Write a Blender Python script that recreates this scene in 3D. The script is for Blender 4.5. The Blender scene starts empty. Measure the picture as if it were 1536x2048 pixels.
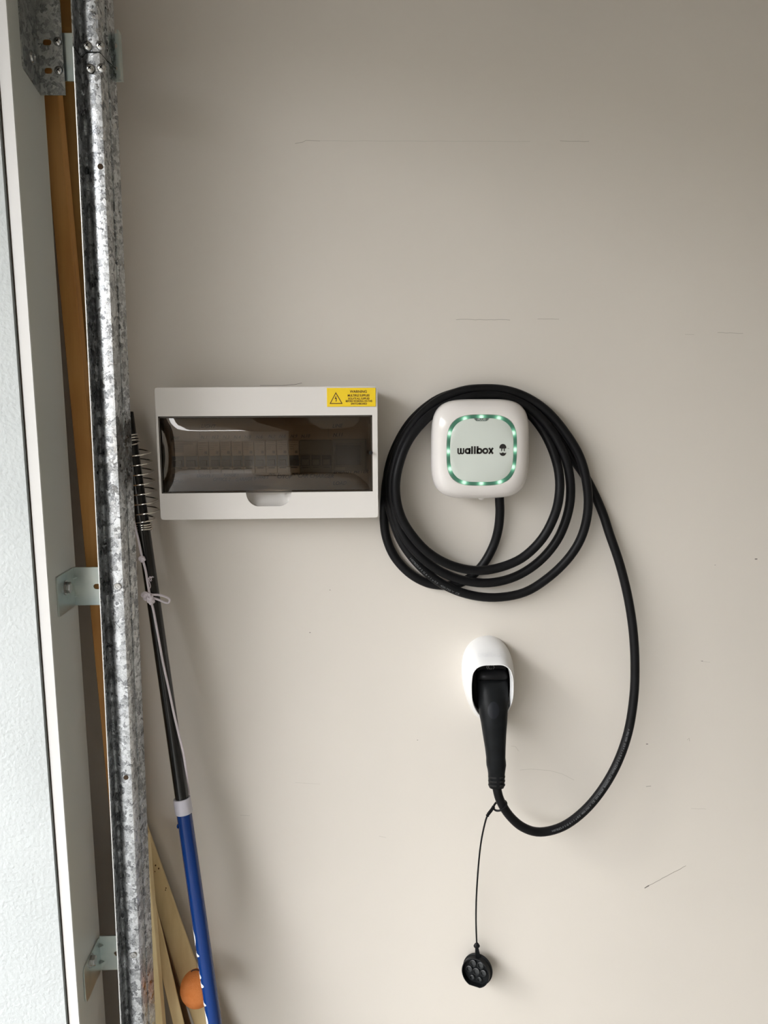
import bpy, bmesh, math, random
from mathutils import Vector, Matrix
from mathutils.bvhtree import BVHTree
random.seed(7)
PI = math.pi
SC = bpy.context.scene
COL = SC.collection

# ------------------------------------------------------------------ camera
D = 1.35; ZC = 1.45; F = 1540.0
YAW, PITCH, ROLL = math.radians(2.2), math.radians(8.5), 0.0055
Fw = Vector((math.sin(YAW)*math.cos(PITCH), math.cos(YAW)*math.cos(PITCH), -math.sin(PITCH)))
Rt0 = Vector((math.cos(YAW), -math.sin(YAW), 0)); Up0 = Rt0.cross(Fw)
Rt = Rt0*math.cos(ROLL) - Up0*math.sin(ROLL)
Up = Up0*math.cos(ROLL) + Rt0*math.sin(ROLL)
CAM = Vector((0, -D, ZC))
cd = bpy.data.cameras.new('camera'); cam = bpy.data.objects.new('camera', cd); COL.objects.link(cam)
cd.sensor_fit = 'VERTICAL'; cd.sensor_height = 36.0; cd.lens = 36.0*F/2048.0; cd.clip_start = 0.02
M = Matrix.Identity(4)
for i in range(3):
    M[i][0] = Rt[i]; M[i][1] = Up[i]; M[i][2] = -Fw[i]; M[i][3] = CAM[i]
cam.matrix_world = M
SC.camera = cam

def P(u, v, y):
    """point of the plane Y=y seen at pixel u,v of the 1536x2048 frame (used only for measuring the photograph)"""
    d = Fw + Rt*((u-768)/F) + Up*((1024-v)/F)
    t = (y - CAM.y)/d.y
    return CAM + d*t
def px(w, y):            # length of w pixels at depth plane y
    return w/F*(y + D)*1.0

# ------------------------------------------------------------------ world, lights, exposure
SC.view_settings.view_transform = 'Standard'; SC.view_settings.look = 'None'
SC.view_settings.gamma = 1.0; SC.view_settings.use_curve_mapping = False
SC.view_settings.exposure = 1.08
SC.cycles.max_bounces = 10; SC.cycles.diffuse_bounces = 6
W = bpy.data.worlds.new('sky'); SC.world = W; W.use_nodes = True
bg = W.node_tree.nodes['Background']; bg.inputs[0].default_value = (0.97, 0.985, 1.0, 1); bg.inputs[1].default_value = 9.0
_nt = W.node_tree                 # overcast sky, three times brighter overhead than at the horizon
_g = _nt.nodes.new('ShaderNodeTexCoord'); _s = _nt.nodes.new('ShaderNodeSeparateXYZ'); _m = _nt.nodes.new('ShaderNodeMapRange')
_nt.links.new(_g.outputs['Generated'], _s.inputs[0]); _nt.links.new(_s.outputs[2], _m.inputs[0])
_m.inputs[3].default_value = 3.6; _m.inputs[4].default_value = 10.8; _nt.links.new(_m.outputs[0], bg.inputs[1])
XL = P(85, 1000, -.25).x          # interior face of the door jamb
Y1 = -.25                         # near edge of the jamb
DOOR_H = 2.14
def area(name, loc, rot, sx, sy, energy, color=(1,1,1), portal=False):
    l = bpy.data.lights.new(name, 'AREA'); l.shape = 'RECTANGLE'; l.size = sx; l.size_y = sy
    l.energy = energy; l.color = color
    o = bpy.data.objects.new(name, l); COL.objects.link(o); o.location = loc; o.rotation_euler = rot
    if portal: l.cycles.is_portal = True
    return o
area('sky_portal', (XL-.03, (Y1-4.7)/2, DOOR_H/2), (0, -PI/2, 0), DOOR_H, 4.7+Y1, 1, portal=True)
sl = bpy.data.lights.new('hazy_sun', 'SUN'); sl.energy = .28; sl.angle = math.radians(7); sl.color = (1, .96, .9)
so = bpy.data.objects.new('hazy_sun', sl); COL.objects.link(so)
so.rotation_euler = Vector((-.75, -.35, .55)).to_track_quat('Z', 'Y').to_euler()
# warm area light deep in the room, its source unseen
area('room_area_light', (1.9, -2.6, 2.50), (0, 0, 0), .12, 1.2, 12, (1.0, .93, .82))

# ------------------------------------------------------------------ materials
def mat(name, color, rough=.5, metal=0., spec=.5, coat=0., emit=None, estr=0.):
    m = bpy.data.materials.new(name); m.use_nodes = True
    b = m.node_tree.nodes['Principled BSDF']
    b.inputs['Base Color'].default_value = (*color, 1); b.inputs['Roughness'].default_value = rough
    b.inputs['Metallic'].default_value = metal; b.inputs['Specular IOR Level'].default_value = spec
    b.inputs['Coat Weight'].default_value = coat
    if emit: b.inputs['Emission Color'].default_value = (*emit, 1); b.inputs['Emission Strength'].default_value = estr
    return m
def nd(m, t, **kw):
    n = m.node_tree.nodes.new(t)
    for k, v in kw.items():
        if hasattr(n, k): setattr(n, k, v)
        else: n.inputs[k].default_value = v
    return n
def lk(m, a, b): m.node_tree.links.new(a, b)
def bsdf(m): return m.node_tree.nodes['Principled BSDF']
def ramp(m, fac, stops):
    r = nd(m, 'ShaderNodeValToRGB'); cr = r.color_ramp
    while len(cr.elements) < len(stops): cr.elements.new(.5)
    for e, (p, c) in zip(cr.elements, stops): e.position = p; e.color = (*c, 1)
    lk(m, fac, r.inputs[0]); return r
def coords(m, scale=(1,1,1)):
    g = nd(m, 'ShaderNodeNewGeometry'); mp = nd(m, 'ShaderNodeMapping'); mp.inputs['Scale'].default_value = scale
    lk(m, g.outputs['Position'], mp.inputs[0]); return mp.outputs[0]
def noise(m, vec, scale, detail=4, rough=.5):
    n = nd(m, 'ShaderNodeTexNoise'); n.inputs['Scale'].default_value = scale
    n.inputs['Detail'].default_value = detail; n.inputs['Roughness'].default_value = rough
    lk(m, vec, n.inputs['Vector']); return n
def bump(m, h, strength, dist):
    b = nd(m, 'ShaderNodeBump'); b.inputs['Strength'].default_value = strength; b.inputs['Distance'].default_value = dist
    lk(m, h, b.inputs['Height']); lk(m, b.outputs[0], bsdf(m).inputs['Normal']); return b
def varied(name, c0, c1, scale, rough=.5, vs=(1,1,1), bstr=0, bscale=200, bdist=.001, metal=0, spec=.5):
    m = mat(name, c0, rough, metal, spec); v = coords(m, vs); n = noise(m, v, scale)
    r = ramp(m, n.outputs['Fac'], [(.3, c0), (.7, c1)]); lk(m, r.outputs[0], bsdf(m).inputs['Base Color'])
    if bstr:
        n2 = noise(m, coords(m), bscale, 3); bump(m, n2.outputs['Fac'], bstr, bdist)
    return m
MW = varied('painted_plaster', (.61,.572,.522), (.64,.60,.548), 2.2, .42, bstr=.12, bscale=260, bdist=.0006, spec=.35)
MREV = varied('textured_render', (.40,.42,.422), (.44,.46,.462), 5, .8, bstr=.55, bscale=170, bdist=.002)
MTRIM = varied('white_gloss_paint', (.54,.53,.52), (.58,.57,.56), 14, .35, vs=(1,1,.1))
MJAMB = varied('jamb_paint', (.60,.62,.585), (.63,.645,.61), 6, .4, vs=(1,1,.15))
MROOM = varied('room_paint', (.42,.38,.33), (.46,.42,.37), 2, .6)
MCONC = varied('concrete', (.20,.19,.17), (.25,.235,.21), 3, .6, bstr=.3, bscale=60)
MDRIVE = varied('driveway_concrete', (.13,.13,.125), (.17,.165,.16), 2, .8)
MDOORP = varied('door_steel_paint', (.55,.53,.48), (.60,.58,.52), 3, .4)

MBLOCKER = varied('blocker_dark', (.13,.115,.095), (.17,.15,.125), 3, .8)
def spangle(name, lo, hi, cell, rough=.42, metal=.75):
    m = mat(name, hi, rough, metal); v = coords(m)
    n = noise(m, v, 95, 2); mx = nd(m, 'ShaderNodeVectorMath', operation='MULTIPLY_ADD')
    lk(m, n.outputs['Color'], mx.inputs[0]); mx.inputs[1].default_value = (.026,)*3; lk(m, v, mx.inputs[2])
    vo = nd(m, 'ShaderNodeTexVoronoi'); vo.inputs['Scale'].default_value = cell; lk(m, mx.outputs[0], vo.inputs['Vector'])
    sp = nd(m, 'ShaderNodeSeparateColor'); lk(m, vo.outputs['Color'], sp.inputs[0])
    # feathered streaks inside each crystal, turned per crystal
    vr = nd(m, 'ShaderNodeVectorRotate'); vr.rotation_type = 'EULER_XYZ'
    lk(m, v, vr.inputs['Vector'])
    sc_ = nd(m, 'ShaderNodeVectorMath', operation='SCALE'); lk(m, vo.outputs['Color'], sc_.inputs[0]); sc_.inputs['Scale'].default_value = 6.3
    lk(m, sc_.outputs[0], vr.inputs['Rotation'])
    mp = nd(m, 'ShaderNodeMapping'); mp.inputs['Scale'].default_value = (1, .12, 1); lk(m, vr.outputs[0], mp.inputs[0])
    st = noise(m, mp.outputs[0], 620, 2)
    ad = nd(m, 'ShaderNodeMath', operation='ADD'); lk(m, sp.outputs[0], ad.inputs[0])
    ml = nd(m, 'ShaderNodeMath', operation='MULTIPLY'); lk(m, st.outputs['Fac'], ml.inputs[0]); ml.inputs[1].default_value = 1.3
    lk(m, ml.outputs[0], ad.inputs[1])
    md = tuple((a+b)/2 for a, b in zip(lo, hi))
    r = ramp(m, ad.outputs[0], [(.30, lo), (.62, md), (.95, hi)])
    hv = nd(m, 'ShaderNodeMath', operation='MULTIPLY'); lk(m, ad.outputs[0], hv.inputs[0]); hv.inputs[1].default_value = .62
    lk(m, hv.outputs[0], r.inputs[0])
    lk(m, r.outputs[0], bsdf(m).inputs['Base Color'])
    rr = nd(m, 'ShaderNodeMapRange'); lk(m, sp.outputs[1], rr.inputs[0]); rr.inputs[3].default_value = rough-.12; rr.inputs[4].default_value = rough+.18
    lk(m, rr.outputs[0], bsdf(m).inputs['Roughness'])
    bump(m, ad.outputs[0], .35, .0006)
    return m
MGALV = spangle('galvanised_steel', (.13,.135,.145), (.68,.70,.72), 130, .36, 1.)
MGALVD = spangle('aged_galvanised_steel', (.16,.17,.17), (.50,.51,.50), 110, .45, .9)
MZINC = varied('zinc_plate', (.42,.50,.50), (.60,.64,.60), 18, .33, metal=.8)
MSCREW = mat('screw_steel', (.46,.46,.45), .24, 1.)
MCHROME = mat('spring_wire', (.80,.76,.70), .15, 1.)
def wood(name, c0, c1, c2):
    m = mat(name, c0, .55, 0, .3); v = coords(m, (1, 1, .05)); n = noise(m, v, 70, 5, .6)
    n0 = noise(m, coords(m), 7, 3)
    ad = nd(m, 'ShaderNodeMath', operation='ADD'); lk(m, n.outputs['Fac'], ad.inputs[0]); lk(m, n0.outputs['Fac'], ad.inputs[1])
    hv = nd(m, 'ShaderNodeMath', operation='MULTIPLY'); lk(m, ad.outputs[0], hv.inputs[0]); hv.inputs[1].default_value = .5
    r = ramp(m, hv.outputs[0], [(.36, c0), (.5, c1), (.64, c2)]); lk(m, r.outputs[0], bsdf(m).inputs['Base Color'])
    bump(m, n.outputs['Fac'], .2, .0004); return m
MWOOD = wood('orange_pine', (.52,.24,.07), (.60,.30,.09), (.66,.35,.12))
MWOOD2 = wood('brown_pine', (.38,.22,.07), (.44,.26,.085), (.50,.30,.10))
MWOODP = wood('pale_primed_timber', (.62,.47,.24), (.70,.55,.30), (.75,.60,.34))
MWOODE = mat('timber_end_brown', (.11,.055,.02), .8)
MBLACK = varied('black_rubber', (.005,.005,.0055), (.008,.008,.009), 30, .42, spec=.14)
MBLK2 = varied('black_connector_plastic', (.006,.0065,.007), (.009,.010,.011), 60, .42, spec=.09)
MSOCK = mat('socket_plastic', (.020,.022,.023), .35)
MPOLEB = mat('black_pole_gloss', (.006,.006,.006), .18, 0, .5)
MBLUE = mat('blue_pole_paint', (.0008,.027,.15), .22, 0, .4)
MGREYP = mat('grey_collar_plastic', (.50,.49,.55), .4)
MWHP = varied('white_abs', (.63,.605,.58), (.655,.63,.605), 4, .22)
MWHG = varied('white_gloss_shell', (.66,.63,.61), (.68,.65,.63), 4, .14)
MHOLD = mat('holder_white', (.74,.74,.745), .3)
MPANEL = mat('charger_glass_panel', (.56,.60,.56), .12)
MINK = mat('black_ink', (.010,.008,.007), .5)
MINKB = mat('maroon_ink', (.055,.010,.006), .5)
MYEL = mat('yellow_label', (.80,.56,.01), .4)
MGREYINK = mat('grey_print', (.30,.31,.32), .5)
MCABPR = mat('cable_print', (.085,.09,.095), .6)
MDARK = mat('dark_recess', (.004,.004,.004), .9)
MCORD = varied('lilac_white_cord', (.66,.60,.66), (.74,.69,.73), 300, .8, bstr=.6, bscale=900, bdist=.0006)
MBALL = varied('orange_felt', (.62,.20,.055), (.70,.25,.08), 60, .95, bstr=.8, bscale=700, bdist=.002, spec=.1)
MDECK = varied('board_panel', (.46,.39,.30), (.50,.43,.33), 5, .5)
MBRK = mat('breaker_plastic', (.62,.60,.56), .4)
MPLATE = mat('rating_plate_white', (.80,.78,.73), .5)
MBRKB = mat('breaker_blue', (.06,.11,.19), .4)
MBRKG = mat('breaker_grey', (.20,.21,.19), .4)
MTOG = mat('toggle_dark', (.03,.035,.05), .35)
MSCR = mat('meter_screen', (.010,.010,.012), .15)
MRUST = mat('rust_mark', (.30,.14,.04), .9)
MSCUFF = mat('scuff', (.16,.14,.13), .9)
MSCUFL = mat('faint_scuff', (.44,.41,.37), .9)

def smoked():
    m = bpy.data.materials.new('smoked_polycarbonate'); m.use_nodes = True; nt = m.node_tree; nt.nodes.clear()
    o = nd(m, 'ShaderNodeOutputMaterial'); mix = nd(m, 'ShaderNodeMixShader'); fr = nd(m, 'ShaderNodeFresnel'); fr.inputs[0].default_value = 1.55
    t = nd(m, 'ShaderNodeBsdfTransparent'); t.inputs[0].default_value = (.55,.49,.42,1)
    g = nd(m, 'ShaderNodeBsdfGlossy'); g.inputs['Roughness'].default_value = .02; g.inputs[0].default_value = (1,1,1,1)
    lk(m, fr.outputs[0], mix.inputs[0]); lk(m, t.outputs[0], mix.inputs[1]); lk(m, g.outputs[0], mix.inputs[2]); lk(m, mix.outputs[0], o.inputs[0])
    return m
MSMOKE = smoked()

# ------------------------------------------------------------------ object helpers
WLOC = {}
def thing(name, label, cat, loc, group=None):
    o = bpy.data.objects.new(name, None); COL.objects.link(o); o.empty_display_size = .05
    o.location = loc; WLOC[o] = Vector(loc)
    o['label'] = label; o['category'] = cat
    if group: o['group'] = group
    return o
def tag(o, label=None, cat=None, group=None, kind=None):
    for k, v in (('label', label), ('category', cat), ('group', group), ('kind', kind)):
        if v: o[k] = v
    return o
def obj(name, geo, m, parent=None, smooth=None, origin=None):
    """geo = (verts, faces) or bmesh, in world coordinates"""
    me = bpy.data.meshes.new(name)
    if isinstance(geo, tuple): me.from_pydata([tuple(v) for v in geo[0]], [], geo[1])
    else: geo.to_mesh(me); geo.free()
    off = WLOC[parent] if parent else Vector(origin) if origin else Vector((0,0,0))
    if off.length: me.transform(Matrix.Translation(-off))
    bm = bmesh.new(); bm.from_mesh(me); bmesh.ops.recalc_face_normals(bm, faces=bm.faces); bm.to_mesh(me); bm.free()
    if smooth is not None:
        me.shade_smooth(); me.set_sharp_from_angle(angle=math.radians(smooth))
    me.materials.append(m)
    o = bpy.data.objects.new(name, me); COL.objects.link(o)
    if parent: o.parent = parent; WLOC[o] = WLOC[parent]
    elif origin: o.location = origin
    if not parent: WLOC[o] = Vector(off)
    return o
def bevel(o, w, seg=2):
    b = o.modifiers.new('bevel', 'BEVEL'); b.width = w; b.segments = seg; b.limit_method = 'ANGLE'; b.angle_limit = math.radians(40)
    o.data.shade_smooth(); o.data.set_sharp_from_angle(angle=math.radians(50)); return o
def box(x0, x1, y0, y1, z0, z1):
    v = [(x,y,z) for x in (x0,x1) for y in (y0,y1) for z in (z0,z1)]
    return v, [(0,1,3,2),(4,6,7,5),(0,4,5,1),(2,3,7,6),(0,2,6,4),(1,5,7,3)]
def join(*gs):
    V, Fc = [], []
    for v, f in gs:
        n = len(V); V += list(v); Fc += [tuple(i+n for i in q) for q in f]
    return V, Fc
def struct(name, geo, m, parent=None, smooth=None):
    o = obj(name, geo, m, parent, smooth)
    if not parent: o['kind'] = 'structure'
    return o
def catmull(pts, n=8, closed=False):
    pts = [Vector(p) for p in pts]; out = []
    N = len(pts); rng = range(N) if closed else range(N-1)
    for i in rng:
        if closed: a, b, c, d = pts[(i-1)%N], pts[i], pts[(i+1)%N], pts[(i+2)%N]
        else: a, b, c, d = pts[max(i-1,0)], pts[i], pts[i+1], pts[min(i+2,N-1)]
        for k in range(n):
            t = k/n
            out.append(.5*((2*b)+(c-a)*t+(2*a-5*b+4*c-d)*t*t+(3*b-a-3*c+d)*t**3))
    if not closed: out.append(pts[-1])
    return out
def frames(path):
    fr = []; N = len(path); prev = None
    for i in range(N):
        t = (path[min(i+1,N-1)] - path[max(i-1,0)]).normalized()
        if prev is None:
            a = Vector((0,-1,0)) if abs(t.y) < .9 else Vector((1,0,0)); n = (a - t*a.dot(t)).normalized()
        else: n = (prev - t*prev.dot(t)).normalized()
        prev = n; fr.append((t, n, t.cross(n)))
    return fr
def tube(path, r, seg=16, caps=True):
    path = [Vector(p) for p in path]; fr = frames(path); V, Fc = [], []
    rr = r if callable(r) else (lambda i: r)
    for i, p in enumerate(path):
        _, n, b = fr[i]
        for k in range(seg):
            a = 2*PI*k/seg; V.append(p + (n*math.cos(a)+b*math.sin(a))*rr(i))
    for i in range(len(path)-1):
        for k in range(seg):
            k2 = (k+1)%seg; Fc.append((i*seg+k, i*seg+k2, (i+1)*seg+k2, (i+1)*seg+k))
    if caps: Fc.append(tuple(range(seg))[::-1]); Fc.append(tuple((len(path)-1)*seg+k for k in range(seg)))
    return V, Fc
def loft(loops, cap0=True, cap1=True):
    n = len(loops[0]); V = [v for L in loops for v in L]; Fc = []
    for i in range(len(loops)-1):
        for k in range(n):
            k2 = (k+1)%n; Fc.append((i*n+k, i*n+k2, (i+1)*n+k2, (i+1)*n+k))
    if cap0: Fc.append(tuple(range(n)))
    if cap1: Fc.append(tuple((len(loops)-1)*n+k for k in range(n)))
    return V, Fc
def rrect(cx, cy, w, h, r, n=6):
    out = []
    for (sx, sy, a0) in ((1,1,0),(-1,1,90),(-1,-1,180),(1,-1,270)):
        for k in range(n+1):
            a = math.radians(a0 + 90*k/n)
            out.append((cx+sx*(w/2-r)+r*math.cos(a), cy+sy*(h/2-r)+r*math.sin(a)))
    return out
def circ(cx, cy, r, n=16): return [(cx+r*math.cos(2*PI*k/n), cy+r*math.sin(2*PI*k/n)) for k in range(n)]
def sheet(loops, f, t):
    """flat plate with holes: loops of 2D points, f(a,b,d) -> world, thickness t"""
    bm = bmesh.new(); L = []
    for lp in loops:
        vs = [bm.verts.new(Vector((a, b, 0))) for a, b in lp]
        es = [bm.edges.new((vs[i], vs[(i+1)%len(vs)])) for i in range(len(vs))]
        L.append(len(lp))
    bmesh.ops.triangle_fill(bm, use_beauty=True, use_dissolve=False, edges=bm.edges[:])
    bm.verts.index_update(); bm.verts.ensure_lookup_table()
    co = [(v.co.x, v.co.y) for v in bm.verts]; tr = [tuple(v.index for v in fc.verts) for fc in bm.faces]; bm.free()
    n = len(co); V = [f(a,b,0) for a,b in co] + [f(a,b,t) for a,b in co]
    Fc = tr + [tuple(i+n for i in q) for q in tr]; s = 0
    for m_ in L:
        for i in range(m_):
            a, b = s+i, s+(i+1)%m_; Fc.append((a, b, b+n, a+n))
        s += m_
    return V, Fc
def cyl(c, axis, r, h, seg=20, r2=None):
    c = Vector(c); ax = Vector(axis).normalized(); return tube([c, c+ax*h], (lambda i: r if i == 0 else (r2 if r2 is not None else r)), seg)
def dome_screw(parent, c, axis, r, name='screw'):
    c = Vector(c); ax = Vector(axis).normalized(); pts = []; rs = []
    for k in range(7):
        a = k/6*PI/2*.97; pts.append(c+ax*(r*.55*math.sin(a))); rs.append(r*math.cos(a)*1.0)
    o = obj(name, tube(pts, lambda i: rs[i], 20), MSCREW, parent, 60)
    t = ax.orthogonal().normalized(); b = ax.cross(t); q = c+ax*r*.56
    def bar(t, b): w, l = r*.1, r*.42; return [q+t*l+b*w, q-t*l+b*w, q-t*l-b*w, q+t*l-b*w]
    v = bar(t,b)+bar(b,t); v = v+[p+ax*r*.03 for p in v]
    f = [(0,1,2,3),(4,5,6,7),(8,9,10,11),(12,13,14,15)] + [(i,(i+1)%4,8+(i+1)%4,8+i) for i in range(4)]+[(4+i,4+(i+1)%4,12+(i+1)%4,12+i) for i in range(4)]
    obj('drive_slot', (v, f), MDARK, o)
    return o
# lettering -------------------------------------------------
def text_geo(s, size, bold=0., align='CENTER', italic=0.):
    cu = bpy.data.curves.new('t', 'FONT'); cu.body = s; cu.size = size; cu.offset = bold; cu.align_x = align; cu.align_y = 'CENTER'
    cu.resolution_u = 3; cu.shear = italic
    o = bpy.data.objects.new('t', cu); COL.objects.link(o)
    dg = bpy.context.evaluated_depsgraph_get(); me = bpy.data.meshes.new_from_object(o.evaluated_get(dg))
    V = [(v.co.x, v.co.y) for v in me.vertices]; Fc = [tuple(p.vertices) for p in me.polygons]
    bpy.data.objects.remove(o); bpy.data.curves.remove(cu); bpy.data.meshes.remove(me)
    return V, Fc
def text_on(name, s, x, y, z, size, m, parent, bold=0., rot=0., italic=0., sx=1., label=None):
    V, Fc = text_geo(s, size, bold, italic=italic); c, n = math.cos(rot), math.sin(rot)
    o = obj(name, ([(x+(a*sx)*c-b*n, y, z+(a*sx)*n+b*c) for a, b in V], Fc), m, parent)
    if label: o['label'] = label
    return o
def ribbon(pl, w):
    """2D polyline -> quad strip"""
    pl = [Vector((a,b)) for a,b in pl]; V, Fc = [], []
    N = len(pl)
    for i, p in enumerate(pl):
        t = (pl[min(i+1,N-1)]-pl[max(i-1,0)]).normalized(); n = Vector((-t.y, t.x))
        V += [tuple(p+n*w/2), tuple(p-n*w/2)]
    for i in range(N-1): Fc.append((2*i, 2*i+1, 2*i+3, 2*i+2))
    return V, Fc
def arc(cx, cy, r, a0, a1, n=20): return [(cx+r*math.cos(math.radians(a0+(a1-a0)*k/n)), cy+r*math.sin(math.radians(a0+(a1-a0)*k/n))) for k in range(n+1)]
def wallbox_word():
    """stroke lettering, y up, x-height 77 units, x from 475 to 950, baseline 0"""
    S = 24; g = []
    r = 20
    for cx in (505, 539.5):      # w = two round bowls
        R = 17.5
        g.append(ribbon([(cx-R, 77)] + arc(cx, R+6, R, 180, 360, 14) + [(cx+R, 77)], S*.80))
    R = 27
    g.append(ribbon(arc(610, 38, R, 0, 360, 30), S)); g.append(ribbon([(635, 77), (635, 0)], S*.95))
    g.append(ribbon([(667, 100), (667, 0)], S)); g.append(ribbon([(703, 100), (703, 0)], S))
    g.append(ribbon([(738, 100), (738, 0)], S)); g.append(ribbon(arc(764, 38, R, 0, 360, 30), S))
    g.append(ribbon(arc(839, 38, R+1, 0, 360, 30), S))
    g.append(ribbon([(886, 77), (938, 0)], S)); g.append(ribbon([(938, 77), (886, 0)], S))
    return join(*g)

# ------------------------------------------------------------------ the room
FX1, FY0, CH = 3.4, -5.2, 2.62
XW = XL-.055
struct('wall_back', box(XW-.3, FX1, 0, .12, 0, CH), MW)
struct('wall_right', box(FX1, FX1+.1, FY0, .12, 0, CH), MROOM)
struct('wall_front', box(XW-.3, FX1, FY0-.1, FY0, 0, CH), MROOM)
struct('floor', box(XW, FX1, FY0, 0, -.1, 0), MCONC)
struct('ceiling', box(XW-.3, FX1, FY0, .12, CH, CH+.1), MROOM)
wl = struct('wall_left', join(box(XW-.3, XW, Y1+.004, 0, 0, CH), box(XW-.3, XW, FY0, Y1+.004, DOOR_H, CH), box(XW-.3, XW, FY0, -4.7, 0, DOOR_H)), MROOM)
# rendered reveal of the opening, facing the camera, then the lining boards
xg = P(57, 1000, Y1).x; xt = P(62, 1000, Y1).x
struct('trim_1', box(XW-.9, xg, Y1-.004, Y1+.0035, 0, DOOR_H), MREV)
struct('trim_2', box(xg, xt, Y1+.006, Y1+.012, 0, DOOR_H), mat('gap_dark', (.30,.26,.23), .8))  # darkness of the groove is put into this strip's colour
yj = -.14
jm = obj('trim_3', box(xt, XL, Y1, yj, 0, DOOR_H+.3), MJAMB); jm['kind'] = 'structure'
je = bevel(jm, .0012)
struct('trim_4', box(xt+.0005, XL-.0006, Y1-.0012, Y1-.0001, 0, DOOR_H), MTRIM)
# open sectional door parked under the ceiling (outside the frame, shades the upper wall)
for k in range(5):
    d = struct('door_1' if k == 0 else 'door_1_panel', box(XW+.25+k*.50, XW+.25+k*.50+.49, -4.65, -.36, 2.24, 2.28), MDOORP)
# the driveway outside
struct('driveway', box(XW-9, XW, -12, 4, -.14, -.04), MDRIVE)
# unseen blocks outside, added to shape the daylight that enters
struct('overhead_light_blocker', box(XW-1.1, XW-.3, -6, 2, 2.45, 2.60), MROOM)  # added overhang, dims the reveal and the upper wall
struct('opposite_light_blocker', box(XW-7.2, XW-7.0, -12, 4, -.14, 3.2), varied('blocker_render', (.16,.15,.12), (.20,.19,.15), 2, .9))  # added to cut low sky light on the upper wall
struct('side_light_blocker', box(XW-7.0, XW-.35, -6.6, -6.5, -.14, 1.7), MBLOCKER)  # added to darken the reflection in the smoked window
for k in range(1):
    struct('far_light_blocker', box(XW-9, XW+2, -16, -12, -.14, 3.4), MBLOCKER)  # added block, its height set by how much sky it hides
# marks on the wall
def wall_mark(pts, w, m):
    pts = [P(u, v, 0) for u, v in pts]; pl = [(p.x, p.z) for p in pts]
    V, Fc = ribbon(pl, w); o = obj('scuff_mark', ([(a, -.0003, b) for a, b in V], Fc), m, WB); return o
WB = bpy.data.objects['wall_back']
def jag(u0, v0, u1, v1, n, a):
    return [(u0+(u1-u0)*k/n, v0+(v1-v0)*k/n+random.uniform(-a, a)) for k in range(n+1)]
wall_mark([(590,287),(604,285),(612,281),(640,282)], .0011, MSCUFL)
wall_mark(jag(640,282,1060,283,14,.5), .0004, MSCUFL); wall_mark(jag(1120,282,1178,283,6,.4), .0010, MSCUFL)
wall_mark(jag(912,639,1020,640,14,.8), .0012, MSCUFL); wall_mark(jag(1075,638,1118,638,6,.6), .0010, MSCUFL)
wall_mark(jag(1370,669,1388,669,3,.4), .0006, MSCUFL); wall_mark(jag(1435,665,1486,667,6,.5), .0010, MSCUFL)
wall_mark(jag(1290,1775,1372,1731,14,.9), .0007, MSCUFF); wall_mark([(1289,1776),(1298,1771)], .0018, MSCUFF)
for (u, v, w) in ((1294,1488,2),(1512,1118,2.5),(620,1265,1.5),(1404,1322,1.5),(835,1480,1.2),(660,1180,1.2),(1430,1130,1)):
    wall_mark([(u-w,v),(u+w,v)], px(w*.9,0), MSCUFF)
wall_mark(jag(1400,1322,1420,1324,4,.6), .0005, MSCUFL)
wall_mark([(1292,1573),(1302,1572)], .0022, MSCUFL); wall_mark([(1374,1480),(1378,1476),(1379,1482)], .0012, MSCUFL)
wall_mark(jag(1382,1617,1412,1618,4,.5), .0006, MSCUFL); wall_mark([(930,1340),(938,1338)], .0006, MSCUFL)
wall_mark([(1040,1540),(1062,1538),(1100,1541),(1125,1548),(1148,1560)], .0006, MSCUFL)
wall_mark([(1022,1492),(1031,1493),(1037,1502)], .0006, MSCUFL)
wall_mark([(480,1630),(500,1631)], .0006, MSCUFL); wall_mark([(758,1672),(772,1675)], .0006, MSCUFL); wall_mark([(590,1565),(640,1568)], .0004, MSCUFL)
wall_mark([(520,771),(565,771),(590,769),(604,766)], .0006, MSCUFF)

# ------------------------------------------------------------------ switchboard
YF = -.078
c = [P(307,775,YF), P(754,773,YF), P(757,1035,YF), P(323,1040,YF)]
bx0 = (c[0].x+c[3].x)/2; bx1 = (c[1].x+c[2].x)/2; bz1 = (c[0].z+c[1].z)/2; bz0 = (c[2].z+c[3].z)/2
print('BOARD', bx0, bx1, bz0, bz1, [tuple(round(a,3) for a in q) for q in c])
bw, bh = bx1-bx0, bz1-bz0; bcx, bcz = (bx0+bx1)/2, (bz0+bz1)/2
SB = thing('switchboard', 'white wall switchboard with smoked flip-up window and yellow warning label', 'electrical panel', (bcx, 0, bz0))
bevel(obj('back_box', sheet([rrect(bcx, bcz, bw-.010, bh-.010, .006), rrect(bcx, bcz, bw-.030, bh-.03, .004)], lambda a,b,d: Vector((a, -.0005-d, b)), .047), MWHP, SB), .002)
def F2(u, v, y=YF): q = P(u, v, y); return q.x, q.z
wx0 = (F2(314,833)[0]+F2(325,987)[0])/2; wx1 = (F2(744,830)[0]+F2(746,983)[0])/2
wz1 = (F2(314,833)[1]+F2(744,830)[1])/2; wz0 = (F2(325,987)[1]+F2(746,983)[1])/2
nx0, nx1 = F2(492,985)[0], F2(583,985)[0]; nzb = F2(540,1013)[1]
def notch():
    r = wz0-nzb; out = [(wx0, wz1), (wx1, wz1), (wx1, wz0), (nx1, wz0)]
    for k in range(1, 8):
        a = k/8*PI/2; out.append((nx1 - r*.95*(1-math.cos(a)), wz0 - r*math.sin(a)))
    for k in range(7, 0, -1):
        a = k/8*PI/2; out.append((nx0 + r*.95*(1-math.cos(a)), wz0 - r*math.sin(a)))
    out += [(nx0, wz0), (wx0, wz0)]; return out
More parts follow.
